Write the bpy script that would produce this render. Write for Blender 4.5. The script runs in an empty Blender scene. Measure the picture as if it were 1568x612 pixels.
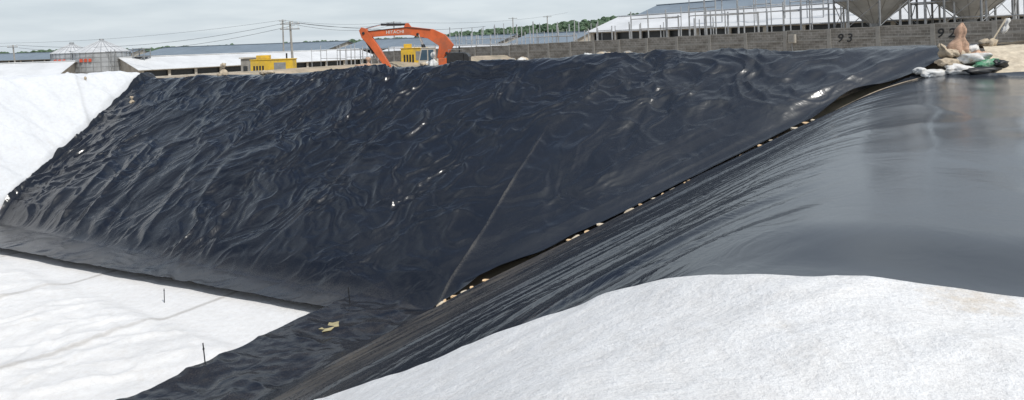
import bpy, bmesh, math, random
import numpy as np
from mathutils import Vector, Matrix, Euler

random.seed(7)
scene = bpy.context.scene
scene.view_settings.view_transform = 'Standard'
scene.view_settings.look = 'None'
scene.view_settings.exposure = 0

# ------------------------------------------------------------------ noise
_T = {}
def vn(x, y, seed=0):
    if seed not in _T:
        _T[seed] = np.random.RandomState(seed + 11).rand(256, 256)
    T = _T[seed]
    x = np.asarray(x, dtype=float); y = np.asarray(y, dtype=float)
    xi = np.floor(x).astype(int); yi = np.floor(y).astype(int)
    fx = x - xi; fy = y - yi
    fx = fx*fx*fx*(fx*(fx*6-15)+10); fy = fy*fy*fy*(fy*(fy*6-15)+10)
    a = T[xi & 255, yi & 255]; b = T[(xi+1) & 255, yi & 255]
    c = T[xi & 255, (yi+1) & 255]; d = T[(xi+1) & 255, (yi+1) & 255]
    return (a*(1-fx)+b*fx)*(1-fy) + (c*(1-fx)+d*fx)*fy
def fbm(x, y, seed=0, o=3):
    r = 0; am = 1; tot = 0
    for i in range(o):
        r = r + am*vn(x*2**i+i*17.3, y*2**i+i*9.1, seed+i); tot += am; am *= .5
    return r/tot
def ridge(x, y, seed=0, p=3.0, k=2.2):
    n = vn(x, y, seed)*.65 + vn(x*2+5, y*2+9, seed+1)*.35
    return np.clip(1-np.abs(2*n-1)*k, 0, 1)**p
def rotc(x, y, deg):
    c, s = math.cos(math.radians(deg)), math.sin(math.radians(deg))
    return x*c+y*s, -x*s+y*c
def smin(a, b, k):
    h = np.clip(.5+.5*(b-a)/k, 0, 1)
    return b*(1-h)+a*h-k*h*(1-h)
def smax(a, b, k): return -smin(-a, -b, k)
def sstep(t):
    t = np.clip(t, 0, 1); return t*t*(3-2*t)

# ------------------------------------------------------------------ terrain
FL = -5.5
def G(x, y): return np.clip(-.02*(y-42)+.03*(x-33), -2.5, 0)
def bank(x):
    return np.interp(x, [-30, -22, -10, 0, 10, 15, 22], [-.14, -.12, .26, .58, .82, .98, 1.03]) + .10*(vn(x*.45, x*0+3.3, 5)-.5)
def P1(x, y): return .476*x+.879*y-14
def P2(x, y): return .831*x-.556*y+11.69
def P3(x, y): return -(.879*x-.476*y)-32.7
def H(x, y):
    x = np.asarray(x, float); y = np.asarray(y, float)
    p1, p2, p3 = P1(x, y), P2(x, y), P3(x, y)
    g = G(x, y); zb = bank(x)
    w = sstep((p1-14.6)/5)
    far = smin(FL+.529*p1, zb*(1-w)+g*w, .25)
    right = smin(FL+.529*p2, 0*p2, .6)
    wl = sstep((p3-9)/5)
    left = smin(FL+.95*p3, .18*(1-wl)+g*wl, .2)
    near = smin(FL+.529*(-p1-9), 0*p1, .4)
    z = smax(far, right, .12)
    z = smax(z, left, .12)
    z = smax(z, near, .12)
    return smax(z, FL+0*z, .12)
def ab(a, b):
    B = b+14; return .879*a+.476*B, -.476*a+.879*B
def sq(s, q):
    Q = q-11.69; return .556*s+.831*Q, .831*s-.556*Q

# ------------------------------------------------------------------ materials
def newmat(name):
    m = bpy.data.materials.new(name); m.use_nodes = True
    nt = m.node_tree
    return m, nt, nt.nodes['Principled BSDF']
def N(nt, t, **kw):
    n = nt.nodes.new(t)
    for k, v in kw.items(): setattr(n, k, v)
    return n
def noise_node(nt, scale, detail=4, vec=None, rough=.55):
    n = N(nt, 'ShaderNodeTexNoise'); n.inputs['Scale'].default_value = scale
    n.inputs['Detail'].default_value = detail; n.inputs['Roughness'].default_value = rough
    if vec is not None: nt.links.new(vec, n.inputs['Vector'])
    return n
def ramp(nt, src, stops):
    r = N(nt, 'ShaderNodeValToRGB'); e = r.color_ramp.elements
    while len(e) < len(stops): e.new(.5)
    for i, (p, c) in enumerate(stops):
        e[i].position = p; e[i].color = c if len(c) == 4 else (*c, 1)
    nt.links.new(src, r.inputs['Fac']); return r
def mixc(nt, fac, a, b):
    m = N(nt, 'ShaderNodeMix'); m.data_type = 'RGBA'
    for inp, v in ((m.inputs[0], fac), (m.inputs[6], a), (m.inputs[7], b)):
        if isinstance(v, (int, float)): inp.default_value = v
        elif isinstance(v, tuple): inp.default_value = (*v[:3], 1)
        else: nt.links.new(v, inp)
    return m.outputs[2]
def mth(nt, op, a, b=0.0):
    m = N(nt, 'ShaderNodeMath'); m.operation = op
    for i, v in enumerate((a, b)):
        if isinstance(v, (int, float)): m.inputs[i].default_value = v
        else: nt.links.new(v, m.inputs[i])
    return m.outputs[0]
def simple(name, col, rough=.6, metal=0.0, var=.25, scale=3.0, bump=.0, bscale=30, dirt=None):
    m, nt, b = newmat(name)
    tc = N(nt, 'ShaderNodeTexCoord').outputs['Object']
    n = noise_node(nt, scale, 5, tc)
    lo = tuple(c*(1-var) for c in col); hi = tuple(min(1, c*(1+var)) for c in col)
    r = ramp(nt, n.outputs['Fac'], [(.3, lo), (.7, hi)])
    out = r.outputs[0]
    if dirt:
        n2 = noise_node(nt, scale*.6, 6, tc, .7)
        f = ramp(nt, n2.outputs['Fac'], [(.48, (0, 0, 0)), (.68, (.8, .8, .8))])
        out = mixc(nt, f.outputs[0], out, dirt)
    nt.links.new(out, b.inputs['Base Color'])
    b.inputs['Roughness'].default_value = rough; b.inputs['Metallic'].default_value = metal
    if bump:
        nb = noise_node(nt, bscale, 4, tc)
        bp = N(nt, 'ShaderNodeBump'); bp.inputs['Strength'].default_value = bump
        bp.inputs['Distance'].default_value = .02
        nt.links.new(nb.outputs['Fac'], bp.inputs['Height']); nt.links.new(bp.outputs[0], b.inputs['Normal'])
    return m

def liner_mat(name, ang, stretch, dustcol, base=(.0042, .0058, .0098), sheen_dust=(.060, .070, .086), r0=.12, rv=.16, nbscale=1.5):
    m, nt, b = newmat(name)
    tc = N(nt, 'ShaderNodeTexCoord').outputs['Object']
    at = N(nt, 'ShaderNodeAttribute'); at.attribute_name = 'wr'
    du = N(nt, 'ShaderNodeAttribute'); du.attribute_name = 'dust_edge'
    fi = N(nt, 'ShaderNodeAttribute'); fi.attribute_name = 'sheen_dust'
    m1 = N(nt, 'ShaderNodeMapping'); m1.inputs['Rotation'].default_value = (0, 0, -math.radians(ang))
    nt.links.new(tc, m1.inputs['Vector'])
    m2 = N(nt, 'ShaderNodeMapping'); m2.inputs['Scale'].default_value = stretch
    nt.links.new(m1.outputs[0], m2.inputs['Vector'])
    na = noise_node(nt, 1.0, 6, m2.outputs[0], .6)       # streaks
    nb = noise_node(nt, nbscale, 3, tc, .5)
    nb.inputs['Distortion'].default_value = 1.6
    nc = noise_node(nt, .35, 4, tc)
    nf = noise_node(nt, 25, 6, tc, .7)
    d = mth(nt, 'MULTIPLY', na.outputs['Fac'], nf.outputs['Fac'])
    d = mth(nt, 'MULTIPLY', d, 4.0)
    d = mth(nt, 'SUBTRACT', d, .6)
    dc = N(nt, 'ShaderNodeClamp'); nt.links.new(d, dc.inputs[0])
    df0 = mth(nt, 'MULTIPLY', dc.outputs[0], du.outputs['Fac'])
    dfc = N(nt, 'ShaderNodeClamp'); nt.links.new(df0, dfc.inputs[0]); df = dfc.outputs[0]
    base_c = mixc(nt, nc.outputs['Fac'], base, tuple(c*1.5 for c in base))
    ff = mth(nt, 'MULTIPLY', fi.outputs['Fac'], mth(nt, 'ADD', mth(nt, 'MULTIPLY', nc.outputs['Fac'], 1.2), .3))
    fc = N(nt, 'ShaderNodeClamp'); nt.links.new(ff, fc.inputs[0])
    base_c = mixc(nt, fc.outputs[0], base_c, sheen_dust)  # grey-blue mixed into the base stands in for sky reflection and toe dust
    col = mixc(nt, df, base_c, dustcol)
    nt.links.new(col, b.inputs['Base Color'])
    r1 = mth(nt, 'MULTIPLY', nc.outputs['Fac'], rv)
    r1 = mth(nt, 'ADD', r1, r0)
    r2 = mth(nt, 'MULTIPLY', df, .4)
    nt.links.new(mth(nt, 'ADD', r1, r2), b.inputs['Roughness'])
    b.inputs['IOR'].default_value = 1.58
    h = mth(nt, 'MULTIPLY', na.outputs['Fac'], .5)
    rb = mth(nt, 'ABSOLUTE', mth(nt, 'SUBTRACT', nb.outputs['Fac'], .5))
    h = mth(nt, 'SUBTRACT', h, mth(nt, 'MULTIPLY', rb, 1.6))
    bp = N(nt, 'ShaderNodeBump'); bp.inputs['Distance'].default_value = .14
    nt.links.new(at.outputs['Fac'], bp.inputs['Strength'])
    nt.links.new(h, bp.inputs['Height']); nt.links.new(bp.outputs[0], b.inputs['Normal'])
    return m

def geotex_mat(name, col, stain=None, grain=1.0, gs=(28, 90), bs=.9):
    m, nt, b = newmat(name)
    tc = N(nt, 'ShaderNodeTexCoord').outputs['Object']
    n1 = noise_node(nt, .7, 6, tc, .65); n2 = noise_node(nt, gs[0], 5, tc, .75); n3 = noise_node(nt, 6, 5, tc, .6); n4 = noise_node(nt, gs[1], 3, tc, .7)
    r = ramp(nt, n1.outputs['Fac'], [(.3, tuple(c*.93 for c in col)), (.6, col)])
    out = r.outputs[0]
    def mul(out, src, lo, hi, p, q, f=1.0):
        r3 = ramp(nt, src, [(p, lo), (q, hi)])
        mm = N(nt, 'ShaderNodeMix'); mm.data_type = 'RGBA'; mm.blend_type = 'MULTIPLY'; mm.inputs[0].default_value = f
        nt.links.new(out, mm.inputs[6]); nt.links.new(r3.outputs[0], mm.inputs[7]); return mm.outputs[2]
    out = mul(out, n3.outputs['Fac'], (.94, .93, .92), (1, 1, 1), .35, .6)
    out = mul(out, n2.outputs['Fac'], (.74, .73, .72), (1, 1, 1), .34, .54, .6*grain)
    out = mul(out, n4.outputs['Fac'], (.70, .70, .70), (1, 1, 1), .36, .52, .5*grain)
    nd = noise_node(nt, 1.6, 8, tc, .75)
    rd = ramp(nt, nd.outputs['Fac'], [(.58, (0, 0, 0)), (.75, (.32, .32, .32))])
    out = mixc(nt, rd.outputs[0], out, (.50, .44, .37))
    at = N(nt, 'ShaderNodeAttribute'); at.attribute_name = 'seam'
    out = mixc(nt, mth(nt, 'MULTIPLY', at.outputs['Fac'], .6), out, (.30, .28, .26))
    if stain:
        for (sx, sy, sz, rad) in stain:
            v = N(nt, 'ShaderNodeVectorMath'); v.operation = 'DISTANCE'
            nt.links.new(tc, v.inputs[0]); v.inputs[1].default_value = (sx, sy, sz)
            f = mth(nt, 'SUBTRACT', 1.0, mth(nt, 'DIVIDE', v.outputs['Value'], rad))
            ns = noise_node(nt, 9, 6, tc, .75)
            f = mth(nt, 'ADD', f, mth(nt, 'MULTIPLY', mth(nt, 'SUBTRACT', ns.outputs['Fac'], .55), 2.4))
            cl = N(nt, 'ShaderNodeClamp'); nt.links.new(f, cl.inputs[0])
            out = mixc(nt, mth(nt, 'MULTIPLY', cl.outputs[0], .55), out, (.50, .37, .21))
    nt.links.new(out, b.inputs['Base Color'])
    b.inputs['Roughness'].default_value = .9
    b.inputs['Specular IOR Level'].default_value = .2
    bp = N(nt, 'ShaderNodeBump'); bp.inputs['Strength'].default_value = bs; bp.inputs['Distance'].default_value = .018
    h = mth(nt, 'ADD', n2.outputs['Fac'], mth(nt, 'MULTIPLY', n3.outputs['Fac'], 2.0))
    nt.links.new(h, bp.inputs['Height']); nt.links.new(bp.outputs[0], b.inputs['Normal'])
    return m

M_far = liner_mat('hdpe_far', -28, (1.0, .45, .8), (.15, .14, .125), r0=.14, rv=.17, nbscale=1.3)
M_right = liner_mat('hdpe_right', 16, (.10, 3.2, 3.2), (.13, .108, .082), r0=.11, rv=.14)
M_white = geotex_mat('geotextile_floor', (.79, .79, .79), grain=.35, bs=.7)
M_whiteL = geotex_mat('geotextile_slope', (.70, .72, .75), grain=.25, bs=.6)
M_whiteF = geotex_mat('geotextile_fore', (.86, .86, .86), stain=[(2.45, 3.55, .1, .33)], grain=.85, bs=.75)
M_soil = simple('soil', (.40, .33, .25), .95, var=.3, scale=.6, bump=.6, bscale=4, dirt=(.22, .21, .14))
M_black = simple('black_plastic', (.012, .013, .015), .45)
M_wood = simple('pale_wood', (.60, .52, .40), .8, var=.2, scale=6, dirt=(.42, .35, .26))
M_tan = simple('tan_cloth', (.52, .34, .24), .9, var=.3, scale=9, bump=.5, bscale=25)
M_scrap = simple('scrap_cloth', (.66, .47, .28), .9, var=.25, scale=9)
M_sackw = simple('white_sack', (.70, .70, .69), .7, var=.15, scale=8, bump=.5, bscale=40, dirt=(.48, .42, .34))
M_sackg = simple('green_print_sack', (.05, .24, .12), .6, var=.2, scale=4, dirt=(.65, .65, .60))
M_sackt = simple('tan_sack', (.48, .40, .30), .85, var=.25, scale=7, bump=.5, bscale=40)
M_galv = simple('galvanised', (.42, .44, .46), .45, .15, var=.15, scale=1.2, dirt=(.30, .31, .32))
M_galvr = simple('galvanised_roof', (.60, .61, .62), .45, .1, var=.1, scale=1.2)
M_steel = simple('steel_grey', (.26, .27, .28), .55, .2, var=.2)
M_steell = simple('steel_primer', (.42, .43, .44), .55, .1, var=.25)
M_conc = simple('concrete', (.33, .32, .30), .9, var=.2, scale=1.5, bump=.3, dirt=(.20, .19, .17))
M_orange = simple('orange_paint', (.58, .12, .035), .5, var=.18, scale=1.5, dirt=(.33, .11, .06))
M_yellow = simple('yellow_paint', (.70, .46, .04), .5, var=.12, scale=2, dirt=(.40, .29, .10))
M_dark = simple('dark_metal', (.03, .032, .036), .5, .3)
M_glass = simple('cab_glass', (.05, .09, .13), .08, 0, var=.1)
M_chrome = simple('chrome_rod', (.6, .6, .6), .2, .9)
M_red = simple('red_paint', (.6, .10, .05), .6)
M_leaf = simple('foliage', (.075, .12, .070), .9, var=.5, scale=.12)  # green lightened to mimic distance haze
M_hill = simple('hill_ground', (.10, .13, .08), .95, var=.4, scale=.05)
M_window = simple('window_dark', (.035, .04, .045), .4)

def roof_mat(name, col, metal=.0):
    m, nt, b = newmat(name)
    tc = N(nt, 'ShaderNodeTexCoord').outputs['Object']
    w = N(nt, 'ShaderNodeTexWave'); w.inputs['Scale'].default_value = 1.3; w.inputs['Distortion'].default_value = .3
    nt.links.new(tc, w.inputs['Vector'])
    n = noise_node(nt, .25, 6, tc, .65)
    r = ramp(nt, n.outputs['Fac'], [(.3, tuple(c*.78 for c in col)), (.65, col)])
    nt.links.new(mixc(nt, mth(nt, 'MULTIPLY', w.outputs['Fac'], .2), r.outputs[0], tuple(c*.6 for c in col)), b.inputs['Base Color'])
    b.inputs['Roughness'].default_value = .5; b.inputs['Metallic'].default_value = metal
    return m
M_roofw = roof_mat('roof_white', (.76, .77, .78))
M_roofb = roof_mat('roof_blue', (.22, .27, .32))  # blue-grey lightened to mimic distance haze
M_plaster = simple('plaster', (.48, .45, .40), .9, var=.2, scale=.8, dirt=(.28, .24, .19))

def block_mat():
    m, nt, b = newmat('concrete_block')
    tc = N(nt, 'ShaderNodeTexCoord').outputs['Object']
    sep = N(nt, 'ShaderNodeSeparateXYZ'); nt.links.new(tc, sep.inputs[0])
    cb = N(nt, 'ShaderNodeCombineXYZ'); nt.links.new(sep.outputs[0], cb.inputs[0]); nt.links.new(sep.outputs[2], cb.inputs[1])
    br = N(nt, 'ShaderNodeTexBrick'); nt.links.new(cb.outputs[0], br.inputs['Vector'])
    br.inputs['Scale'].default_value = 1.0; br.inputs['Brick Width'].default_value = .42; br.inputs['Row Height'].default_value = .21
    br.inputs['Mortar Size'].default_value = .018
    br.inputs['Color1'].default_value = (.24, .23, .215, 1); br.inputs['Color2'].default_value = (.33, .315, .295, 1)
    br.inputs['Mortar'].default_value = (.42, .41, .39, 1)
    n = noise_node(nt, .9, 6, tc, .7)
    r = ramp(nt, n.outputs['Fac'], [(.35, (.6, .58, .55)), (.65, (1.1, 1.1, 1.1))])
    mm = N(nt, 'ShaderNodeMix'); mm.data_type = 'RGBA'; mm.blend_type = 'MULTIPLY'; mm.inputs[0].default_value = 1
    nt.links.new(br.outputs[0], mm.inputs[6]); nt.links.new(r.outputs[0], mm.inputs[7])
    nt.links.new(mm.outputs[2], b.inputs['Base Color']); b.inputs['Roughness'].default_value = .95
    return m
M_block = block_mat()

# ------------------------------------------------------------------ mesh helpers
def link(o):
    scene.collection.objects.link(o); return o
def grid_obj(name, X, Y, Z, mat, attrs=None, smooth=True):
    n, m = X.shape
    co = np.stack([X, Y, Z], -1).reshape(-1, 3)
    idx = np.arange(n*m).reshape(n, m)
    f = np.stack([idx[:-1, :-1], idx[:-1, 1:], idx[1:, 1:], idx[1:, :-1]], -1).reshape(-1, 4)
    a, b, c = co[f[0, 0]], co[f[0, 1]], co[f[0, 3]]
    if np.cross(b-a, c-a)[2] < 0: f = f[:, ::-1]
    me = bpy.data.meshes.new(name)
    me.vertices.add(len(co)); me.vertices.foreach_set('co', co.ravel())
    me.loops.add(f.size); me.loops.foreach_set('vertex_index', f.ravel().astype(np.int32))
    me.polygons.add(len(f))
    me.polygons.foreach_set('loop_start', np.arange(0, f.size, 4, dtype=np.int32))
    me.polygons.foreach_set('loop_total', np.full(len(f), 4, dtype=np.int32))
    me.update(calc_edges=True)
    me.polygons.foreach_set('use_smooth', np.full(len(f), smooth))
    if attrs:
        for k, v in attrs.items():
            at = me.attributes.new(k, 'FLOAT', 'POINT'); at.data.foreach_set('value', (np.asarray(v, float)+0*X).ravel())
    me.materials.append(mat); me.validate()
    return link(bpy.data.objects.new(name, me))

class MB:
    def __init__(s, name, loc=(0, 0, 0), rotz=0.0):
        s.name = name; s.loc = loc; s.rotz = rotz; s.parts = {}
    def raw(s, part, mat, verts, faces, smooth=False):
        p = s.parts.setdefault(part, [[], [], mat, smooth])
        o = len(p[0]); p[0].extend([tuple(v) for v in verts]); p[1].extend([tuple(i+o for i in f) for f in faces])
    def box(s, part, mat, c, size, R=None):
        v = [Vector((x*size[0]/2, y*size[1]/2, z*size[2]/2)) for x in (-1, 1) for y in (-1, 1) for z in (-1, 1)]
        if R is not None: v = [R @ q for q in v]
        v = [q+Vector(c) for q in v]
        s.raw(part, mat, v, [(0, 1, 3, 2), (4, 6, 7, 5), (0, 4, 5, 1), (2, 3, 7, 6), (0, 2, 6, 4), (1, 5, 7, 3)])
    def cyl(s, part, mat, p0, p1, r0, r1=None, n=10, smooth=True):
        r1 = r0 if r1 is None else r1
        p0 = Vector(p0); p1 = Vector(p1); d = (p1-p0).normalized()
        q = d.to_track_quat('Z', 'Y'); v = []
        for p, r in ((p0, r0), (p1, r1)):
            for i in range(n):
                t = 2*math.pi*i/n; v.append(p+q @ Vector((math.cos(t)*r, math.sin(t)*r, 0)))
        f = [(i, (i+1) % n, n+(i+1) % n, n+i) for i in range(n)]
        f += [tuple(reversed(range(n))), tuple(range(n, 2*n))]
        s.raw(part, mat, v, f, False)
    def ext(s, part, mat, pts, y0, y1):
        n = len(pts); v = [(x, y0, z) for x, z in pts]+[(x, y1, z) for x, z in pts]
        f = [(i, (i+1) % n, n+(i+1) % n, n+i) for i in range(n)]+[tuple(range(n)), tuple(reversed(range(n, 2*n)))]
        s.raw(part, mat, v, f)
    def done(s, bevel=0):
        e = link(bpy.data.objects.new(s.name, None)); e.empty_display_size = .5
        e.location = s.loc; e.rotation_euler = (0, 0, s.rotz)
        for k, (v, f, m, sm) in s.parts.items():
            me = bpy.data.meshes.new(k); me.from_pydata(v, [], f); me.update()
            bm = bmesh.new(); bm.from_mesh(me); bmesh.ops.recalc_face_normals(bm, faces=bm.faces); bm.to_mesh(me); bm.free()
            if sm:
                me.polygons.foreach_set('use_smooth', np.full(len(me.polygons), True))
            me.materials.append(m); o = link(bpy.data.objects.new(k, me)); o.parent = e
            if bevel:
                b = o.modifiers.new('bevel', 'BEVEL'); b.width = bevel; b.segments = 2; b.limit_method = 'ANGLE'
        return e

# ------------------------------------------------------------------ ground
gx = np.unique(np.concatenate([np.linspace(-48, 48, 241), np.geomspace(48, 5000, 40), -np.geomspace(48, 5000, 40)]))
gy = np.unique(np.concatenate([np.linspace(-20, 60, 201), np.geomspace(60, 6000, 50), -np.geomspace(20, 800, 15)]))
X, Y = np.meshgrid(gx, gy)
Z = H(X, Y) - .20 + .05*(fbm(X*1.1, Y*1.1, 3)-.5)*(np.abs(X) < 60)
grid_obj('ground', X, Y, Z, M_soil)

# ------------------------------------------------------------------ far slope liner
def aR(b): return -10.43+1.09*np.maximum(b, 0)+.15*np.minimum(b, 0)
def aL(b): return -32.7-.553*np.maximum(b, 0)
nu, nv = 1000, 320
U, V = np.meshgrid(np.linspace(0, 1, nu), np.linspace(0, 1, nv))
bmin = -2.25+1.55*U
bmin = bmin + .18*(fbm(U*14, U*0, 21)-.5)
cb = np.interp(U, [0, .25, .5, .8, 1], [10.2, 10.7, 11.4, 12.1, 12.3])
bmax = cb+np.interp(U, [0, .4, 1], [.5, 1.2, 1.9])+.5*(fbm(U*30, U*0+4, 22)-.5)
Bc = bmin+(bmax-bmin)*V
edge = .28+.14*(fbm(Bc*.9, Bc*0, 23)-.5)
AR = aR(Bc)+edge; AL = aL(Bc)-.30+.25*(fbm(Bc*.8, Bc*0, 24)-.5)
Ac = AL+(AR-AL)*U
X, Y = ab(Ac, Bc)
Z = H(X, Y)+.05
onslope = sstep((Bc+.2)/.8)*sstep((cb+.5-Bc)/.9)
wx = Ac+2.0*(fbm(Ac*.42, Bc*.42, 31)-.5)*2; wy = Bc+2.0*(fbm(Ac*.42+40, Bc*.42, 33)-.5)*2
x1, y1 = rotc(wx, wy, 15); x2, y2 = rotc(wx, wy, -40); x3, y3 = rotc(wx, wy, 65)
amp = .20+1.55*fbm(Ac*.20, Bc*.25, 48)**1.3
broad = .32*fbm(wx*.34, wy*.42, 50, 2)+.16*ridge(x1*.26, y1*.46, 40, 1.0, 1.0)
thin = (.10*ridge(x1*.55, y1*1.0, 41, 1.5, 2.0)+.085*ridge(x2*.62+9, y2*1.15, 43, 1.5, 2.0)
        +.065*ridge(x3*.72, y3*1.35, 46, 1.5, 2.2)+.024*ridge(x2*1.6, y2*2.4, 47, 1.4, 2.0)+.010*ridge(x1*3.0, y1*3.6, 49, 1.3, 2.0))
w = broad+thin*amp
dv = (aR(Bc)-Ac)*.69
lon = (Ac*.737+Bc*.676); lat = (-Ac*.676+Bc*.737)
tf = .21*ridge(lon*.09, lat*.55, 52, 1.0, 1.2)+.07*ridge(lon*.16, lat*1.5, 54, 1.0, 1.5)+.02*ridge(lon*.3, lat*3.2, 55, 1.0, 1.5)
wt = np.exp(-np.maximum(dv-.3, 0)/2.4)*sstep(Bc/2)
w = w*(1-.80*wt)+tf*wt
# upslope drape folds at lower left
dl = sstep((-18-Ac)/8)*sstep((7-Bc)/4)*onslope
w = w+dl*.15*ridge(Ac*.75+Bc*.35, Bc*.13, 56, 1.2, 1.7)
# sags and billows in the upper right part
du_ = sstep((Ac+15)/8)*sstep((Bc-3)/4)*(1-wt)
w = w+du_*.20*ridge(Ac*.34-Bc*.18, Bc*.12, 57, 1.0, 1.3)
tp = sstep((Bc-6)/3)*sstep((Ac+26)/6)*(1-.7*wt)*sstep((12.2-Bc)/1.5)
w = w+tp*.15*ridge(wx*.32, wy*.85, 61, 1.0, 1.4)
w = w-.12
de = (AR-Ac)*.69
w = w*(.20+.80*sstep((de-.05)/.9))
Z = Z+w*(.25+.75*onslope)+.03*(1-onslope)
seam_dust_lit = 0*Z
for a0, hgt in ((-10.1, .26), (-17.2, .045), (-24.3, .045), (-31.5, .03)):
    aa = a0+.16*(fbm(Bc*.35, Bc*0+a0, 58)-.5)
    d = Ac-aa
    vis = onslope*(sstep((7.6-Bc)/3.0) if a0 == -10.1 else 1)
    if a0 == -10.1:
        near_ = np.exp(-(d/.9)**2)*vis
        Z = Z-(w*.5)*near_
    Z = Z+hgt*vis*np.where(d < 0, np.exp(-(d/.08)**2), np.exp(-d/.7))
    seam_dust_lit = seam_dust_lit+(1.3 if a0 == -10.1 else .3)*np.exp(-((d-.02)/.035)**2)*vis  # pale weld dust; on the flap it also paints in a lit edge
lift = .08+.10*fbm(Bc*1.1, Bc*0+2, 60)+.34*np.exp(-((Bc-8.9)/.7)**2)+.12*np.exp(-((Bc-1.2)/.5)**2)
Z = Z+lift*np.exp(-(de/.30)**2)*sstep((Bc-.3)/.6)
Z = Z+.10*np.exp(-((Ac-AL)/.6)**2)*sstep(Bc/.5)
Z = Z-.05*sstep((Bc-(bmax-.25))/.25)
wr = .03+.12*onslope*(1-.5*wt)
dust_edge = .05+.42*sstep((.6-Bc)/1.2)+.20*sstep((Bc-bmax+.8)/.6)+seam_dust_lit  # toe and crest dust, plus the painted pale seam edges
sheen_dust = .01+.24*sstep((Ac+20)/18)*sstep((Bc+1)/9)+.18*wt+.30*sstep((.4-Bc)/1.0)  # painted sky sheen towards right and corner; real dust on the toe strip
grid_obj('black_liner_sheet', X, Y, Z, M_far, {'wr': wr, 'dust_edge': dust_edge, 'sheen_dust': sheen_dust})

# ------------------------------------------------------------------ right slope + berm liner
qs = np.concatenate([np.arange(-2.45, 12.5, .05), np.linspace(12.6, 34, 150)])
ns = 340
Q, V = np.meshgrid(qs, np.linspace(0, 1, ns))
smx = np.where(Q < 0, 12.96+.1*Q, np.where(Q < 10.4, 12.96+1.095*Q, 24.35+.099*(Q-10.4)))
smx = smx+np.where(Q > 10.6, .25+.25*(fbm(Q*.5, Q*0, 70)-.5), .05)
S = 4.0+(smx-4.0)*V
Qe = Q+(.25*(fbm(S*.8, S*0, 71)-.5))*np.exp(-np.maximum(Q+2.45, 0)/.4)
X, Y = sq(S, Qe)
Z = H(X, Y)+.03
c, s_ = math.cos(math.radians(42)), math.sin(math.radians(42))
lo = S*c+Q*s_; la = -S*s_+Q*c+ .25*(fbm(S*.2, Q*.2, 72)-.5)*2
sl = sstep((Q-.2)/1.0)*(1-sstep((Q-9.2)/1.8))
w = .10*ridge(lo*.08, la*.7, 73, 1.0, 1.3)+.045*ridge(lo*.10+4, la*2.0, 75, 1.0, 1.6)+.014*ridge(lo*.14+4, la*4.6, 76, 1.0, 1.6)+.06*fbm(lo*.12, la*.6, 77)
nearfade = .25+.75*sstep((S-5.0)/1.2)
Z = Z+w*sl*nearfade
bm_ = sstep((Q-9.0)/2)
Z = Z+bm_*(.12*fbm(S*.16, Q*.24, 79, 2)+.030*fbm(S*.7, Q*1.0, 83, 2)+.022*ridge(S*.3+Q*.25, Q*.5-S*.1, 85, 1, 1.5))*nearfade
fl = 1-sstep((Q-.0)/.8)
Z = Z+fl*(.05+.13*ridge(S*.8, Q*.6, 81, 1.0, 1.4)+.03*ridge(S*2.2, Q*1.9, 82, 1, 1.6))
wr = .02+.13*sl+.10*fl
dust_edge = .95*sl*sstep((7.0-Q)/5)+.25*fl+.03
sheen_dust = .08*sl+.60*bm_+.06  # sky sheen painted into the colour, strongest on the berm top
grid_obj('black_liner_sheet', X, Y, Z, M_right, {'wr': wr, 'dust_edge': dust_edge, 'sheen_dust': sheen_dust})

# ------------------------------------------------------------------ white geotextiles
xs = np.arange(-46, 2, .08); ys = np.arange(-2, 34, .08)
X, Y = np.meshgrid(xs, ys)
qq = P2(X, Y); ss = .556*X+.831*Y
u1, v1 = rotc(X, Y, 15); u2, v2 = rotc(X, Y, -50)
msk = .4+fbm(X*.3, Y*.3, 93)
Z = .10*fbm(X*.35, Y*.35, 90)+.07*ridge(qq*.8+fbm(X*.4, Y*.4, 91)*2, ss*.22, 92, 1.2, 2.4)*msk
Z = Z+.06*ridge(u1*.3+fbm(X*.5, Y*.5, 95), v1*1.2, 96, 1.2, 2.6)*msk+.035*ridge(u2*.5, v2*1.9, 98, 1.2, 2.6)
sm = 0*Z
for q0 in (-6.5, -12.0, -17.5, -23):
    d = qq-q0-.25*(fbm(ss*.4, ss*0+q0, 94)-.5)
    Z = Z+.08*np.where(d < 0, np.exp(d/.3), np.exp(-d/.07))
    sm = sm+np.exp(-((d-.06)/.07)**2)*(.5+.8*fbm(ss*.8, ss*0, 99))
# pinned flat where the black toe strips lie over it
pp1 = P1(X, Y)
under = np.maximum(sstep((pp1+2.9+.07*(qq+15))/.7), sstep((qq+2.9)/.5))
Z = FL-.10+Z*(1-.85*under)-.06*under
grid_obj('white_geotextile_sheet', X, Y, Z, M_white, {'seam': sm})

c_ = np.linspace(-.3, 7.6, 130); nb_ = 420
C, V = np.meshgrid(c_, np.linspace(0, 1, nb_))
bt = 1.796*np.clip(C, 0, 6.0)+.15
B = -14+(bt+14)*V
X, Y = ab(-(C+32.7), B)
Z = H(X, Y)+.05
nf_ = sstep((bt-B-.1)/1.0)
fo = .26*ridge(B*.33+C*.25, C*.10, 100, 1.0, 1.5)+.16*ridge(B*.8+C*.8, C*.25, 102, 1.1, 1.7)+.07*ridge(B*2.0+C*.5, C*.5, 104, 1, 1.7)+.10*fbm(B*.6, C*.6, 106)
Z = Z+fo*sstep((C+.1)/.8)*nf_-.04*sstep((V-.99)/.01)
sm = 0*Z
for b0 in (6.0, .5, -5):
    d = B-b0-.6*(C-5)*.5
    Z = Z+.12*nf_*np.where(d < 0, np.exp(d/.3), np.exp(-d/.08))
    sm = sm+.2*np.exp(-((d-.06)/.08)**2)
grid_obj('white_geotextile_sheet', X, Y, Z, M_whiteL, {'seam': sm})

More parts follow.
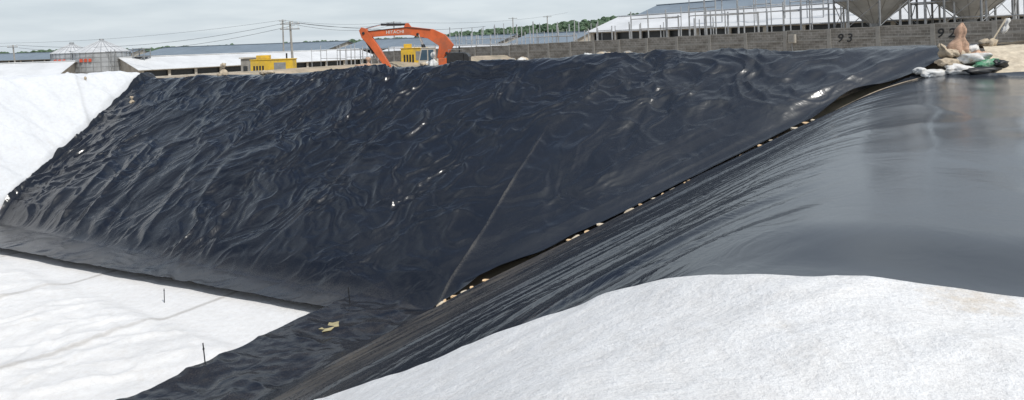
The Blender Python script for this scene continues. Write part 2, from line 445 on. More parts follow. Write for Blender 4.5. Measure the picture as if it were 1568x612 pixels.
q_ = np.arange(1.0, 18.5, .04); ns = 230
Q, V = np.meshgrid(q_, np.linspace(0, 1, ns))
se = np.interp(Q, [1, 6, 7.2, 8.4, 9.1, 10.2, 11, 12, 13.5, 18], [4.75, 4.66, 4.62, 4.64, 4.70, 4.58, 4.48, 4.55, 4.68, 5.0])+.06*(fbm(Q*1.3, Q*0, 110)-.5)
S = -3+(se+3)*V
X, Y = sq(S, Q)
Z = H(X, Y)+.13
r1_, r2_ = rotc(S, Q, 25); r3_, r4_ = rotc(S, Q, -60)
Z = Z+.11*fbm(S*.6, Q*.6, 111)+.022*fbm(S*2.6, Q*2.6, 113)+.06*ridge(r1_*.9, r2_*.22, 115, 1.2, 1.8)+.025*ridge(r3_*1.6, r4_*.5, 117, 1.2, 2.0)
Z = Z-.09*sstep((V-.986)/.014)
grid_obj('white_geotextile_sheet', X, Y, Z, M_whiteF, {'seam': 0*Z})

a_ = np.linspace(3.4, 22, 160); b_ = np.linspace(10.55, 13.4, 50)
A, B = np.meshgrid(a_, b_)
X, Y = ab(A, B); Z = H(X, Y)+.06+.03*ridge(A*.8, B*1.5, 120, 2)
grid_obj('plywood_mat', X, Y, Z, M_wood)

# ------------------------------------------------------------------ small things on the liner
def bag_geom(c, size, rz=0, tilt=0, seed=0, n=18, m=14):
    rs = np.random.RandomState(seed); ox, oy = rs.rand(2)*50
    vs = []; fs = []
    R = Euler((tilt, tilt*.5, rz)).to_matrix()
    for i in range(m+1):
        ph = -math.pi/2+math.pi*i/m
        for j in range(n):
            th = 2*math.pi*j/n
            cx, sx = math.cos(ph), math.sin(ph)
            sg = lambda v, p: math.copysign(abs(v)**p, v)
            x = sg(sx, .7); r = abs(cx)**.55
            y = r*sg(math.cos(th), .8); z = r*sg(math.sin(th), .8)*(1-.25*abs(x))
            k = 1+.45*(float(vn(x*1.7+ox+z, y*1.7+oy, 130))-.5)+.38*(float(vn(x*4+ox, y*4+z*3+oy, 131))-.5)
            p = R @ Vector((x*size[0]/2*k, y*size[1]/2*k, z*size[2]/2*k))
            vs.append(p+Vector(c))
    for i in range(m):
        for j in range(n):
            fs.append((i*n+j, i*n+(j+1) % n, (i+1)*n+(j+1) % n, (i+1)*n+j))
    return vs, fs
def bag(name, loc, size, mat, rz=0, tilt=0, seed=0):
    v, f = bag_geom((0, 0, 0), size, rz, tilt, seed)
    me = bpy.data.meshes.new(name); me.from_pydata(v, [], f)
    bm = bmesh.new(); bm.from_mesh(me); bmesh.ops.recalc_face_normals(bm, faces=bm.faces); bm.to_mesh(me); bm.free()
    me.polygons.foreach_set('use_smooth', np.full(len(me.polygons), True))
    me.materials.append(mat); o = link(bpy.data.objects.new(name, me)); o.location = loc; return o
def hz(x, y): return float(H(x, y))

mb = MB('seam_ballast_scraps')
rs = random.Random(3)
for i in range(40):
    b = [-.15, .0, .15, .35, .5, .75][i] if i < 6 else 1.9+(i-6)*.175+rs.uniform(-.08, .08)
    if i >= 6 and rs.random() < .3: continue
    b_e = max(b, -.2)
    a = float(aR(np.array(b_e)))+.62+rs.uniform(-.04, .06)
    x, y = ab(a, b_e); z = hz(x, y)+.15
    sz = (rs.uniform(.14, .32), rs.uniform(.07, .13), rs.uniform(.06, .10))
    v, f = bag_geom((x, y, z), sz, rs.uniform(-.3, 1.2), rs.uniform(-.7, .5), i, 7, 5)
    mb.raw('scrap' if i % 3 else 'wood_scrap', M_scrap if i % 3 else M_wood, v, f, False)
mb.done()
mb = MB('seam_rope'); last = None
for i in range(70):
    b = -.3+i*.155; a = float(aR(np.array(b)))+.60+.05*math.sin(i*1.3)
    x, y = ab(a, b); p = Vector((x, y, hz(x, y)+.13))
    if last: mb.cyl('rope', M_sackt, last, p, .012, n=5)
    last = p
mb.done()
pts = [(-.34, .02), (-.20, .10), (-.06, .11), (.02, .25), (.10, .14), (.30, .17), (.24, .03), (.20, -.16), (.08, -.12), (-.05, -.22), (-.30, -.19), (-.18, -.06)]
mb = MB('torn_cardboard', (-4.75, 16.3, FL+.21), .5)
v = [(x*.85, y*.95, .02*math.sin(x*9)) for x, y in pts]; v2 = [(x, y, z+.012) for x, y, z in v]; n = len(v)
mb.raw('sheet', simple('cardboard', (.40, .35, .20), .9), v+v2, [tuple(range(n, 2*n)), tuple(reversed(range(n)))]+[(i, (i+1) % n, n+(i+1) % n, n+i) for i in range(n)])
mb.done()
for (x, y, h, lx, ly) in ((-7.05, 14.6, .66, -.07, 0), (-10.4, 19.1, .27, 0, 0), (-4.62, 17.8, .62, -.06, .02)):
    mb = MB('rebar_stake', (x, y, FL))
    mb.cyl('rod', M_dark, (0, 0, -.2), (lx, ly, h), .013, n=6); mb.cyl('tie', M_dark, (lx*.8, ly, h*.78), (lx*.9, ly, h*.82), .022, n=6); mb.done()

def crest(a, extra=.3):
    x, y = ab(a, 11)
    b = (float(bank(np.array(x)))+5.5)/.529+extra
    return ab(a, b)
rs = random.Random(12)
def bearing_a(t):
    lo_, hi_ = -45., 8.
    for _ in range(40):
        m_ = (lo_+hi_)/2; x, y = crest(m_)
        if x/y < t: lo_ = m_
        else: hi_ = m_
    return lo_
for (t, n, mt) in ((-.45, 1, M_sackt), (-.38, 2, M_sackt), (-.23, 2, M_tan), (-.13, 2, M_sackw), (0.0, 3, M_sackt), (.03, 2, M_sackw), (.12, 3, M_sackw), (.155, 3, M_sackt)):
    a0 = bearing_a(t)
    for k in range(n):
        x, y = crest(a0+rs.uniform(-.5, .5), rs.uniform(.2, .8))
        bag('sandbag', (x, y, hz(x, y)+.27), (rs.uniform(.38, .62), .32, rs.uniform(.20, .28)), [mt, M_sackt, M_conc][k % 3], rs.uniform(0, 3), rs.uniform(-.2, .2), rs.randint(0, 999))

def lathe_bag(mb, part, mat, base, prof, seed, lean=(0, 0), fold=.45):
    n = 22; v = []; f = []
    for i, (r, z) in enumerate(prof):
        for j in range(n):
            th = 2*math.pi*j/n
            k = 1+.9*(float(vn(math.cos(th)*2+seed, math.sin(th)*2+z*4, 140))-.5)+fold*math.sin(th*5+seed+z*4)*(.5+.5*math.sin(th*2+seed*2))
            v.append((base[0]+r*k*math.cos(th)+lean[0]*z, base[1]+r*k*math.sin(th)+lean[1]*z, base[2]+z+.25*r*math.sin(th*3+seed)+.12*r*math.sin(th*7)))
    for i in range(len(prof)-1):
        for j in range(n): f.append((i*n+j, i*n+(j+1) % n, (i+1)*n+(j+1) % n, (i+1)*n+j))
    mb.raw(part, mat, v, f, True)
def tied(name, x, y, h, mat, seed, lean=(0, 0)):
    mb = MB(name, (x, y, hz(x, y)+.08))
    s = h/1.0
    lathe_bag(mb, 'bag', mat, (0, 0, 0), [(.02*s, 0), (.22*s, .03*s), (.26*s, .2*s), (.2*s, .42*s), (.07*s, .56*s), (.05*s, .62*s), (.13*s, .75*s), (.17*s, .92*s), (.1*s, 1.0*s)], seed, lean)
    mb.cyl('cord', M_dark, (lean[0]*.58*s, lean[1]*.58*s, .56*s), (lean[0]*.6*s, lean[1]*.6*s, .61*s), .075*s, n=10)
    mb.done()
for t, h, mt in ((-.655, .45, M_sackt), (-.585, .5, M_sackt), (-.447, .8, M_sackt), (-.225, .65, M_tan), (-.125, .75, M_sackw)):
    if t > -.58: x, y = crest(bearing_a(t), .5)
    else: y = 36.5; x = t*y
    tied('tied_sandbag', x, y, h, mt, int(abs(t)*100))

px, py = 14.3, 21.0
specs = [(-.95, -.35, .0, .8, .42, .30, M_sackw, .3), (-.2, -.55, .0, .95, .5, .34, M_sackw, -.1), (.55, -.45, .02, .9, .5, .34, M_sackg, .15),
         (.15, -.75, -.06, 1.0, .45, .22, M_black, 0), (-.45, -.2, .26, .85, .46, .30, M_sackt, .5), (.30, -.25, .28, .85, .48, .32, M_sackw, -.4),
         (.75, -.05, .26, .7, .42, .3, M_tan, .9), (.05, 0, .50, .8, .42, .28, M_sackt, .2), (.5, .05, .54, .5, .36, .26, M_sackw, 1.2), (-1.25, -.05, .12, .6, .38, .26, M_sackw, .8), (.95, -.6, .0, .6, .38, .24, M_black, .5)]
mb = MB('sandbag_pile', (0, 0, 0))
for i, (dx, dy, dz, l, w_, h_, mt, rz) in enumerate(specs):
    x, y = px+dx, py+dy
    v, f = bag_geom((x, y, hz(px+dx*.6, py-.55)+.15+dz), (l, w_, h_), rz, .22*math.sin(i*2.1), 200+i, 24, 18)
    mb.raw('bag_%d' % i, mt, v, f, True)
zt = hz(px, py-.55)+.62
lathe_bag(mb, 'upright_bag', M_tan, (px+.05, py, zt), [(.04, 0), (.24, .03), (.25, .14), (.20, .28), (.13, .42), (.09, .54), (.12, .66), (.12, .78), (.07, .90), (.02, 1.0)], 5, (.14, 0))
lathe_bag(mb, 'upright_bag_small', M_sackt, (px-.35, py-.1, zt-.1), [(.04, 0), (.2, .05), (.18, .16), (.09, .27), (.10, .36), (.03, .45)], 9, (-.6, 0))
lathe_bag(mb, 'loose_rag', M_tan, (px+.35, py-.2, zt-.25), [(.03, 0), (.22, .04), (.20, .16), (.12, .28), (.03, .36)], 13, (.5, 0))
mb.done()
x, y = 16.4, 21.8
mb = MB('marker_stick', (x, y, hz(x, y)))
mb.cyl('stick', M_wood, (-.6, 0, -.1), (.1, 0, .95), .025, n=6)
lathe_bag(mb, 'plastic_rag', M_sackw, (.0, 0, .45), [(.02, 0), (.08, .08), (.10, .2), (.05, .3), (.10, .4), (.06, .5), (.02, .52)], 3, (.35, 0))
lathe_bag(mb, 'weight_bag', M_sackt, (-.5, 0, 0), [(.03, 0), (.22, .05), (.2, .2), (.08, .3)], 4)
mb.done()

# ------------------------------------------------------------------ block wall
W0 = Vector((36.6, 37.7)); Wd = Vector((-.641, .768)); L = 3.6
root = link(bpy.data.objects.new('concrete_block_wall', None)); rot = math.atan2(Wd.y, Wd.x)
for i in range(26):
    p = W0+Wd*(i*L); c2 = p+Wd*(L/2)
    g = float(G(np.array(c2.x), np.array(c2.y)))
    top = 2.05-.0175*i*L
    h = top-g+.6
    def kid(nm, size, cx, cz, mat, dy=0):
        me = bpy.data.meshes.new(nm); sx, sy, sz = size
        v = [(x*sx/2, y*sy/2, z*sz/2) for x in (-1, 1) for y in (-1, 1) for z in (-1, 1)]
        me.from_pydata(v, [], [(0, 1, 3, 2), (4, 6, 7, 5), (0, 4, 5, 1), (2, 3, 7, 6), (0, 2, 6, 4), (1, 5, 7, 3)])
        me.materials.append(mat); o = link(bpy.data.objects.new(nm, me)); o.parent = root
        q = p+Wd*cx; nrm = Vector((-Wd.y, Wd.x))
        o.location = (q.x+nrm.x*dy, q.y+nrm.y*dy, cz); o.rotation_euler = (0, 0, rot); return o
    kid('block_panel', (L-.30, .18, h), L/2, top-h/2, M_block)
    kid('post', (.30, .34, h+.12), 0, top-h/2+.06, M_conc)
    kid('coping', (L-.304, .24, .09), L/2, top+.047, M_conc)
    kid('ring_beam', (L-.306, .215, .14), L/2, top-.75, M_conc)
def wall_text(txt, s, z, size):
    cu = bpy.data.curves.new('painted_number', 'FONT'); cu.body = txt; cu.size = size; cu.extrude = .004
    cu.offset = .012; cu.shear = .2
    o = link(bpy.data.objects.new('painted_number', cu)); cu.materials.append(M_dark)
    q = W0+Wd*s; nrm = Vector((-Wd.y, Wd.x))
    q = q+nrm*.135
    o.location = (q.x, q.y, z); o.rotation_euler = (math.radians(90), 0, rot+math.pi); o.parent = root
wall_text('9 3', 17.4, .80, .9)
wall_text('9 2', 10.6, .98, .9)
q = W0+Wd*20.9+Vector((-Wd.y, Wd.x))*.3
mb = MB('meter_box', (q.x, q.y, 1.15), rot)
mb.box('case', M_plaster, (0, 0, 0), (.55, .3, .7)); mb.box('door', M_conc, (0, .16, 0), (.42, .03, .55)); mb.cyl('conduit', M_steel, (0, .05, -.35), (0, .05, -1.2), .04); mb.done()

# ------------------------------------------------------------------ barns
def barn(name, p0, p1, width, zb, ze, zr, roof, wall, win=True, wh=.9):
    p0 = Vector(p0); p1 = Vector(p1); d = p1-p0; Ln = d.length
    mb = MB(name, (p0.x, p0.y, 0), math.atan2(d.y, d.x))
    o = .5
    hw = width/2
    t = .08
    for sgn, ya, yb in ((1, -o, hw), (-1, width+o, hw)):
        slope = (zr-ze)/hw; zea = ze-slope*o
        v = [(-o, ya, zea), (Ln+o, ya, zea), (Ln+o, yb, zr), (-o, yb, zr)]
        v += [(a, b, c-t) for a, b, c in v]
        mb.raw('roof', roof, v, [(0, 1, 2, 3), (7, 6, 5, 4), (0, 4, 5, 1), (1, 5, 6, 2), (2, 6, 7, 3), (3, 7, 4, 0)])
    mb.box('ridge_cap', roof, (Ln/2, hw, zr+.05), (Ln+1, .6, .12))
    for xx in (0.0, Ln):
        v = [(xx-.1, 0, zb), (xx-.1, width, zb), (xx-.1, width, ze-.12), (xx-.1, hw, zr-.12), (xx-.1, 0, ze-.12)]
        v += [(a+.2, b, c) for a, b, c in v]
        mb.raw('gable_wall', wall, v, [(0, 1, 2, 3, 4), (9, 8, 7, 6, 5)]+[(i, (i+1) % 5, 5+(i+1) % 5, 5+i) for i in range(5)])
    n = max(2, int(Ln/4.2)); bay = (Ln-.22)/n
    zs = ze-.35-wh
    for yy in (.1, width-.1):
        mb.box('lower_wall', wall, (Ln/2, yy, (zb+zs)/2), (Ln-.22, .2, zs-zb))
        mb.box('lintel', wall, (Ln/2, yy, ze-.235), (Ln-.22, .2, .23))
        for i in range(n+1):
            mb.box('pier', wall, (.11+min(max(i*bay, .2), Ln-.42), yy, (zs+ze-.35)/2), (.4, .19, ze-.35-zs))
    mb.box('dark_interior', M_window, (Ln/2, .5, zs+wh/2), (Ln-.6, .05, wh+.1))  # dark sheet set behind the openings to paint the unlit interior
    return mb.done()
barn('barn', (-57, 100), (-28, 136), 14, -2.6, -.85, .95, M_roofw, M_plaster)
barn('barn', (-100, 87), (-67, 96), 12, -2.7, -1.0, .65, M_roofw, M_plaster)
barn('barn', (-200, 205), (-112, 186), 16, -2.8, .7, 2.6, M_roofb, M_plaster)
barn('barn', (-104, 182), (-44, 153), 16, -2.8, .9, 2.9, M_roofb, M_plaster)
barn('barn', (-40, 151), (-4, 126), 16, -2.8, 1.1, 3.0, M_roofb, M_plaster)
barn('barn', (-1, 124), (10, 116), 16, -2.8, 1.1, 3.0, M_roofb, M_plaster)
barn('barn', (-25, 116), (-3, 97), 10, -2.8, -.1, 1.2, M_roofw, M_plaster)
barn('barn', (10.9, 90), (49, 44.2), 13, -2.0, 2.7, 4.7, M_roofw, M_plaster, wh=1.1)
barn('barn', (24, 128), (62, 82), 16, -2.0, 5.6, 8.0, M_roofb, M_plaster)

# ------------------------------------------------------------------ silos
def flat_silo(x, y, zb, r, ze, zt):
    mb = MB('grain_silo', (x, y, 0))
    k = 6
    for i in range(k):
        za = zb+(ze-zb)*i/k; zc = zb+(ze-zb)*(i+1)/k
        mb.cyl('shell', M_galv, (0, 0, za+.01), (0, 0, zc-.03), r, n=36); mb.cyl('ring', M_steel, (0, 0, zc-.03), (0, 0, zc+.01), r+.04, n=36)
    mb.cyl('roof', M_galvr, (0, 0, ze+.01), (0, 0, zt), r+.15, .35, n=36)
    mb.cyl('cap', M_steel, (0, 0, zt), (0, 0, zt+.3), .4, .3, n=14)
    for i in range(24):
        t = 2*math.pi*i/24
        mb.cyl('stiffener', M_steel, (math.cos(t)*(r+.03), math.sin(t)*(r+.03), zb), (math.cos(t)*(r+.03), math.sin(t)*(r+.03), ze), .06, n=4)
        mb.cyl('roof_rib', M_galv, (math.cos(t)*(r+.13), math.sin(t)*(r+.13), ze+.03), (math.cos(t)*.36, math.sin(t)*.36, zt+.02), .05, n=4)
    for dx in (-.7, 0, .7): mb.box('red_mark', M_red, (dx, -r-.12, ze-1.2), (.45, .06, .5))
    mb.cyl('ladder_rail', M_steel, (r*.8, -r*.7, zb), (r*.8, -r*.7, ze+.4), .06, n=4); mb.cyl('ladder_rail', M_steel, (r*.8+.5, -r*.66, zb), (r*.8+.5, -r*.66, ze+.4), .06, n=4)
    mb.done()
flat_silo(-72.8, 108, -2.6, 2.9, 1.9, 3.4)
flat_silo(-66.6, 106, -2.6, 4.0, 1.9, 3.8)
mb = MB('silo_stair_tower', (-61.0, 105, -2.6))
for dx in (0, 1.8):
    for dy in (0, 1.8): mb.cyl('leg', M_steel, (dx, dy, 0), (dx, dy, 5.0), .09, n=5)
for z in (1.2, 2.4, 3.6, 4.9):
    mb.box('deck', M_steel, (.9, .9, z), (1.9, 1.9, .08)); mb.cyl('brace', M_steel, (0, 0, z-1.2), (1.8, 0, z), .06, n=4)
mb.done()
def hopper(x, y, r, zt_, zc, zl, gz):
    mb = MB('feed_silo', (x, y, 0))
    mb.cyl('shell', M_galv, (0, 0, zc+.02), (0, 0, zc+4.5), r, n=32)
    mb.cyl('hopper_cone', M_galv, (0, 0, zl), (0, 0, zc), .45, r, n=32)
    mb.cyl('roof_cone', M_galv, (0, 0, zc+4.52), (0, 0, zc+5.9), r+.1, .4, n=32)
    mb.cyl('outlet', M_steel, (0, 0, zl-.5), (0, 0, zl-.01), .4, .44, n=14)
    for i in range(14):
        t = 2*math.pi*i/14
        a = (math.cos(t)*.47, math.sin(t)*.47, zl+.02); b = (math.cos(t)*(r+.01), math.sin(t)*(r+.01), zc)
        mb.cyl('cone_rib', M_steel, a, b, .03, n=4)
    for i in range(8):
        t = 2*math.pi*(i+.5)/8; cx, cy = math.cos(t)*(r+.12), math.sin(t)*(r+.12)
        mb.cyl('leg', M_steel, (cx, cy, gz-.1), (cx, cy, zc+4.2), .09, n=6)
        t2 = 2*math.pi*(i+1.5)/8
        mb.cyl('brace', M_steel, (cx, cy, zc-2.2), (math.cos(t2)*(r+.12), math.sin(t2)*(r+.12), zc-.2), .035, n=4)
    mb.cyl('ring', M_steel, (0, 0, zc-.06), (0, 0, zc+.06), r+.06, n=32)
    mb.done()
hopper(30.6, 55.0, 2.95, 0, 4.15, 2.2, -.3)
hopper(36.2, 51.5, 2.95, 0, 4.2, 2.25, -.2)

# ------------------------------------------------------------------ excavator
g = -1.6
mb = MB('excavator', (0, 60, 0))
def stadium(cx, cz, hl, r, n=8):
    pts = []
    for i in range(n+1):
        t = -math.pi/2+math.pi*i/n; pts.append((cx+hl+r*math.cos(t), cz+r*math.sin(t)))
    for i in range(n+1):
        t = math.pi/2+math.pi*i/n; pts.append((cx-hl+r*math.cos(t), cz+r*math.sin(t)))
    return pts
for y0 in (-1.5, .9):
    mb.ext('track', M_dark, stadium(-6.6, g+.48, 1.55, .46), y0, y0+.6)
    for k in range(7): mb.cyl('roller', M_steel, (-8.1+k*.5, y0-.03, g+.25), (-8.1+k*.5, y0+.63, g+.25), .14, n=10)
    for k in (-8.15, -5.05): mb.cyl('sprocket', M_steel, (k, y0-.04, g+.48), (k, y0+.64, g+.48), .34, n=14)
mb.box('undercarriage', M_dark, (-6.6, 0, g+.6), (2.2, 1.75, .5))
mb.cyl('slew_ring', M_dark, (-6.6, 0, g+.86), (-6.6, 0, g+1.05), .7, n=20)
mb.box('deck', M_dark, (-6.4, 0, g+1.17), (4.1, 2.7, .2))
mb.box('engine_housing', M_dark, (-5.15, .0, g+1.83), (1.5, 2.6, 1.1))
mb.ext('counterweight', M_dark, [(-4.38, g+1.05), (-4.38, g+2.3), (-4.15, g+2.3), (-3.9, g+2.0), (-3.9, g+1.25), (-4.1, g+1.05)], -1.32, 1.32)
mb.ext('cab_body', M_plaster, [(-8.45, g+1.28), (-8.45, g+1.75), (-8.2, g+2.85), (-7.0, g+2.85), (-6.9, g+1.28)], -1.35, -.35)
mb.ext('cab_glass_side', M_glass, [(-8.33, g+1.8), (-8.12, g+2.72), (-7.65, g+2.72), (-7.65, g+1.8)], -1.375, -1.352)
mb.ext('cab_glass_door', M_glass, [(-7.55, g+1.5), (-7.55, g+2.72), (-7.08, g+2.72), (-7.02, g+1.5)], -1.375, -1.352)
mb.box('cab_roof', M_plaster, (-7.62, -.85, g+2.89), (1.3, 1.06, .07))
mb.box('side_box', M_orange, (-6.3, -1.0, g+1.6), (.75, .6, .65))
mb.box('handrail', M_steel, (-5.1, -1.28, g+2.65), (1.4, .04, .04)); 
for xx in (-5.75, -4.45): mb.cyl('handrail_post', M_steel, (xx, -1.28, g+2.38), (xx, -1.28, g+2.65), .02, n=5)
mb.cyl('exhaust', M_dark, (-4.9, .4, g+2.38), (-4.9, .4, g+2.95), .07, n=8)
boom = [(-6.5, .15), (-5.65, .9), (-5.35, 1.5), (-6.1, 2.45), (-7.2, 2.98), (-9.3, 3.28), (-11.6, 3.12), (-13.35, 3.0), (-13.5, 2.62), (-13.2, 2.42), (-11.6, 2.5), (-9.4, 2.52), (-7.7, 2.15), (-6.7, 1.45), (-6.9, .35)]
mb.ext('boom', M_orange, boom, -.26, .26)
stick = [(-13.95, 3.05), (-13.75, 3.35), (-13.3, 3.2), (-12.35, 1.75), (-11.1, -.45), (-11.25, -.6), (-11.55, -.55), (-13.0, 1.55), (-13.75, 2.4)]
mb.ext('stick', M_orange, stick, -.20+.0, .20)
mb.parts['stick'][0][:] = [(x, y*1.7, z) for x, y, z in mb.parts['stick'][0]]
mb.cyl('stick_ram', M_dark, (-9.6, 0, 3.5), (-12.0, 0, 3.55), .11, n=10); mb.cyl('stick_ram_rod', M_chrome, (-12.0, 0, 3.55), (-13.75, 0, 3.15), .06, n=8)
mb.ext('ram_bracket', M_orange, [(-9.2, 3.26), (-9.45, 3.62), (-9.7, 3.62), (-9.9, 3.22)], -.12, .12)
for (xx, zz_) in ((-13.55, 2.8), (-11.4, -.35), (-8.6, 2.55), (-6.0, .75)):
    mb.cyl('pivot_pin', M_dark, (xx, -.42, zz_), (xx, .42, zz_), .13, n=12)
mb.cyl('hose', M_dark, (-7.4, -.30, 2.95), (-9.6, -.30, 3.22), .035, n=6); mb.cyl('hose', M_dark, (-9.6, -.30, 3.22), (-13.2, -.30, 2.98), .035, n=6)
for yy in (-.36, .36):
    mb.cyl('boom_ram', M_dark, (-7.7, yy, .2), (-8.2, yy, 1.6), .12, n=10); mb.cyl('boom_ram_rod', M_chrome, (-8.2, yy, 1.6), (-8.5, yy, 2.5), .065, n=8)
mb.cyl('bucket_ram', M_dark, (-13.9, -.0, 2.9), (-12.75, 0, .9), .09, n=8); mb.cyl('bucket_ram_rod', M_chrome, (-12.75, 0, .9), (-11.9, 0, -.5), .05, n=8)
bucket = [(-11.0, -.45), (-11.5, -.4), (-12.2, -.7), (-12.5, -1.2), (-12.2, -1.55), (-11.5, -1.6), (-10.9, -1.25)]
mb.ext('bucket', M_dark, bucket, -.55, .55)
for k in range(5): mb.box('tooth', M_steel, (-10.85, -.44+k*.22, -1.28), (.3, .08, .07))
e = mb.done(.03)
cu = bpy.data.curves.new('boom_lettering', 'FONT'); cu.body = 'HITACHI'; cu.size = .42; cu.extrude = .006; cu.offset = .002
o = link(bpy.data.objects.new('boom_lettering', cu)); cu.materials.append(M_sackw); o.parent = e
o.location = (-11.5, -.275, 2.68); o.rotation_euler = (math.radians(90), math.radians(-1), 0)

def genset(x, y, w, h, rz, name='yellow_generator'):
    g = float(G(np.array(x), np.array(y)))
    mb = MB(name, (x, y, g), rz)
    mb.box('skid', M_dark, (0, 0, .12), (w+.2, 1.6, .24))
    mb.box('canopy', M_yellow, (0, 0, .24+(h-.24)/2), (w, 1.5, h-.24))
    mb.box('roof_lip', M_yellow, (0, 0, h+.04), (w+.12, 1.62, .08))
    for i in range(4): mb.box('vent', M_dark, (-w/2+.35+i*.28, -.755, h*.6), (.18, .02, h*.4))
    mb.box('door', M_steel, (w*.2, -.755, h*.75), (w*.28, .02, h*.3))
    mb.cyl('exhaust', M_dark, (w*.3, .2, h+.08), (w*.3, .2, h+.6), .08)
    mb.box('stack_box', M_yellow, (-w*.25, .1, h+.28), (w*.3, .8, .38))
    mb.done(.03)
genset(-23.4, 64, 4.0, 2.7, .05)
genset(-9.9, 66, 2.6, 3.0, .1)
mb = MB('grey_hut', (-27.0, 68, -2.1), .1)
mb.box('walls', M_conc, (0, 0, 1.4), (1.9, 2.0, 2.8)); mb.box('roof_slab', M_plaster, (0, 0, 2.88), (2.2, 2.3, .12)); mb.box('door', M_steel, (.3, -1.02, 1.2), (.8, .04, 2.0)); mb.box('window', M_window, (-.5, -1.02, 1.8), (.4, .04, .5)); mb.done()

# ------------------------------------------------------------------ steel frames / posts
def frame(p0, p1, n, zt, w=6, rails=True, r=.05, seed=0):
    rs = random.Random(seed); p0 = Vector(p0); p1 = Vector(p1); d = (p1-p0); nr = Vector((-d.y, d.x)).normalized()*w
    mb = MB('steel_frame')
    for row in (0, 1):
        tops = []
        for i in range(n):
            q = p0+d*(i/(n-1))+nr*row+Vector((rs.uniform(-.5, .5), rs.uniform(-.5, .5)))
            g = float(G(np.array(q.x), np.array(q.y)))-.2; z = zt+rs.uniform(-.5, .5)
            mb.cyl('post', M_steell, (q.x, q.y, g), (q.x+rs.uniform(-.06, .06), q.y, z), r*rs.uniform(.7, 1.4), n=5)
            tops.append((q.x, q.y, min(zt-.6, z)))
        if rails:
            for i in range(n-1):
                if rs.random() < .75: mb.cyl('rail', M_steell, tops[i], tops[i+1], r*.8, n=4)
                if rs.random() < .5:
                    a = list(tops[i]); b = list(tops[i+1]); a[2] -= 1.3; b[2] -= 1.3; mb.cyl('rail', M_steell, a, b, r*.7, n=4)
    mb.done()
frame((14, 74), (36.5, 47.5), 19, 4.3, 3, seed=1, r=.07)
frame((9, 84), (20, 70), 8, 3.2, 3, seed=2, r=.06)
frame((-12, 104), (8, 84), 15, 2.7, 6, seed=3, r=.065)
frame((-34, 112), (-20, 98), 10, 1.6, 6, seed=4, r=.065)
frame((-13, 135), (18, 104), 14, 4.6, 10, seed=5, r=.09, rails=False)
frame((20, 74), (33, 60), 11, 6.6, 4, seed=6, r=.07)

# ------------------------------------------------------------------ utility poles + wires
def pole(x, y, top, arm=1.8, r=.14, lean=0.0, arms=1):
    g = float(G(np.array(x), np.array(y)))
    mb = MB('utility_pole', (x, y, 0), .15)
    mb.cyl('shaft', M_conc, (0, 0, g-.5), (lean, 0, top), r*1.2, r*.8, n=8)
    for k in range(arms):
        z = top-.35-k*.7
        mb.box('crossarm', M_steel, (lean, -.15, z), (arm, .12, .14))
        for dx in (-.45, -.15, .15, .45): mb.cyl('insulator', M_sackw, (lean+dx*arm*.95, -.15, z+.07), (lean+dx*arm*.95, -.15, z+.32), .05, n=6)
    mb.done(); return Vector((x, y, top-.1))
pA = pole(-30.2, 90, 5.3, 2.6, .16, -.3, 2)
pB = pole(-52.5, 150, 8.2, 1.6, .18)
pC = pole(-28.8, 160, 7.3, 3.6, .18, 0, 2)
pD = pole(-83.5, 110, 3.6, 1.6, .13, -.5)
pE = pole(-140, 170, 5.5, 2.0, .16)
pole(0.5, 220, 9.5, 3.0, .18); pole(11, 200, 9.0, 2.6, .18)
mb = MB('power_line')
def wire(a, b, sag, dz=0, dx=0, r=.022):
    last = None
    for i in range(17):
        t = i/16; p = a.lerp(b, t); p = Vector((p.x+dx, p.y, p.z+dz-4*sag*t*(1-t)))
        if last: mb.cyl('wire', M_dark, last, p, r, n=4)
        last = p
wire(pA, pC, 1.0); wire(pA, pC, 1.2, -.4, .6); wire(pA, pD, 1.6, .1); wire(pA, pD, 1.9, -.4, .4); wire(pC, pB, .8); wire(pB, pE, 1.4); wire(pD, Vector((-130, 100, 4.5)), .8)
wire(pC, Vector((20, 230, 11)), 1.5); wire(pA, Vector((-4, 100, 4.0)), .8)
mb.done()

# ------------------------------------------------------------------ hill and forest
def hillz(x): return np.interp(x, [-400, -250, -110, -50, 0, 70, 130, 260, 420, 700], [-2, 0, 2.5, 7, 10, 15, 20, 22, 15, 2])
xs = np.linspace(-420, 720, 90); ys = np.linspace(520, 980, 30)
X, Y = np.meshgrid(xs, ys)
pf = np.sin(np.clip((Y-520)/460, 0, 1)*math.pi)**.5
Z = -3.5+(hillz(X)+3.5)*pf+1.5*(fbm(X*.02, Y*.02, 150)-.5)
grid_obj('hill', X, Y, Z, M_hill)
bm = bmesh.new(); bmesh.ops.create_icosphere(bm, subdivisions=2, radius=1)
iv = np.array([v.co[:] for v in bm.verts]); ifc = np.array([[v.index for v in f.verts] for f in bm.faces]); bm.free()
def forest(name, pts):
    V = []; F = []; o = 0; r_ = np.random.RandomState(5)
    for (x, y, z, h) in pts:
        for k in range(3):
            n = 1+.7*(r_.rand(len(iv), 1)-.5)
            s = np.array([h*.42, h*.42, h*.36])*r_.uniform(.5, 1.0)
            c = np.array([x+r_.uniform(-.35, .35)*h, y+r_.uniform(-.3, .3)*h, z+h*r_.uniform(.35, .75)])
            V.append(iv*n*s+c); F.append(ifc+o); o += len(iv)
    V = np.concatenate(V); F = np.concatenate(F)
    me = bpy.data.meshes.new(name); me.from_pydata(V.tolist(), [], F.tolist()); me.materials.append(M_leaf)
    link(bpy.data.objects.new(name, me))
r_ = np.random.RandomState(9); pts = []
for i in range(900):
    x = r_.uniform(-200, 420); y = r_.uniform(560, 760)
    pf = math.sin(min(max((y-520)/460, 0), 1)*math.pi)**.5
    pts.append((x, y, -3.5+(float(hillz(x))+3.5)*pf-1, r_.uniform(5, 8.5)))
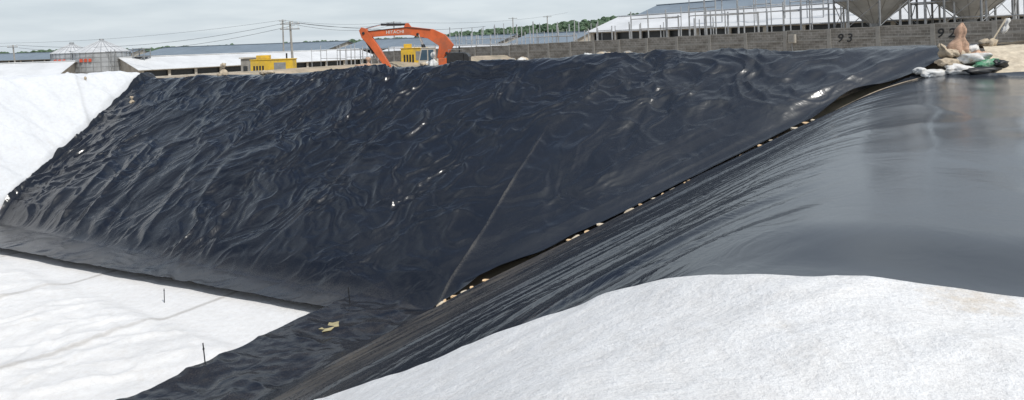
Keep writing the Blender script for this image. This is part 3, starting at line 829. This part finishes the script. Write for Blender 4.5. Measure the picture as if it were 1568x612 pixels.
for i in range(380):
    x = r_.uniform(-900, -100); y = r_.uniform(680, 780); pts.append((x, y, -3, r_.uniform(6, 11)))
forest('distant_forest', pts)
pts = []
for i in range(60): pts.append((r_.uniform(-190, -150)-0, r_.uniform(195, 230), -2.6, r_.uniform(3, 5)))
for i in range(20): pts.append((r_.uniform(-112, -104), r_.uniform(196, 215), -2.6, r_.uniform(4, 6.3)))
forest('tree_row', pts)

# ------------------------------------------------------------------ world, sun, camera
D = Vector((.34, -.43, .835)).normalized()
world = bpy.data.worlds.new('World'); scene.world = world; world.use_nodes = True
nt = world.node_tree; bg = nt.nodes['Background']
sky = N(nt, 'ShaderNodeTexSky'); sky.sky_type = 'NISHITA'; sky.sun_disc = False
sky.sun_elevation = math.asin(D.z); sky.sun_rotation = math.atan2(D.x, D.y)
sky.air_density = 1.0; sky.dust_density = 2.0
tc = N(nt, 'ShaderNodeTexCoord').outputs['Generated']
sep = N(nt, 'ShaderNodeSeparateXYZ'); nt.links.new(tc, sep.inputs[0])
zz = mth(nt, 'MAXIMUM', sep.outputs[2], 0.0)
dn = mth(nt, 'ADD', zz, .12)
cb = N(nt, 'ShaderNodeCombineXYZ')
nt.links.new(mth(nt, 'DIVIDE', sep.outputs[0], dn), cb.inputs[0]); nt.links.new(mth(nt, 'DIVIDE', sep.outputs[1], dn), cb.inputs[1])
cn = noise_node(nt, .75, 7, cb.outputs[0], .55)
cf = mth(nt, 'ADD', cn.outputs['Fac'], mth(nt, 'MULTIPLY', sep.outputs[0], .14))
cr = ramp(nt, cf, [(.42, (0, 0, 0)), (.62, (.9, .9, .9))])
hzf = ramp(nt, zz, [(0.0, (.90, .90, .90)), (.30, (.78, .78, .78)), (.55, (.0, .0, .0))])
fac = mth(nt, 'MAXIMUM', cr.outputs[0], hzf.outputs[0])
col = mixc(nt, fac, sky.outputs[0], (6.5, 7.2, 7.7))
cn2 = noise_node(nt, 1.2, 4, cb.outputs[0], .5)
cv = ramp(nt, cn2.outputs['Fac'], [(.35, (.92, .93, .94)), (.65, (1.06, 1.05, 1.04))])
mm = N(nt, 'ShaderNodeMix'); mm.data_type = 'RGBA'; mm.blend_type = 'MULTIPLY'; mm.inputs[0].default_value = 1
nt.links.new(col, mm.inputs[6]); nt.links.new(cv.outputs[0], mm.inputs[7])
nt.links.new(mm.outputs[2], bg.inputs['Color']); bg.inputs['Strength'].default_value = .11

sl = bpy.data.lights.new('sun', 'SUN'); sl.energy = 3.1; sl.angle = math.radians(.5); sl.color = (1, .96, .9)
so = link(bpy.data.objects.new('sun', sl)); so.rotation_euler = D.to_track_quat('Z', 'Y').to_euler(); so.location = (0, 0, 30)

cam = bpy.data.cameras.new('camera'); co = link(bpy.data.objects.new('camera', cam))
cam.sensor_fit = 'HORIZONTAL'; cam.sensor_width = 36; cam.lens = 36*1000/1568
cam.shift_y = -244/1568; cam.clip_end = 12000; cam.clip_start = .05
co.matrix_world = Matrix.Translation((0, 0, 1.7)) @ Matrix.Rotation(math.radians(90), 4, 'X') @ Matrix.Rotation(-math.radians(1.8), 4, 'Z')
scene.camera = co
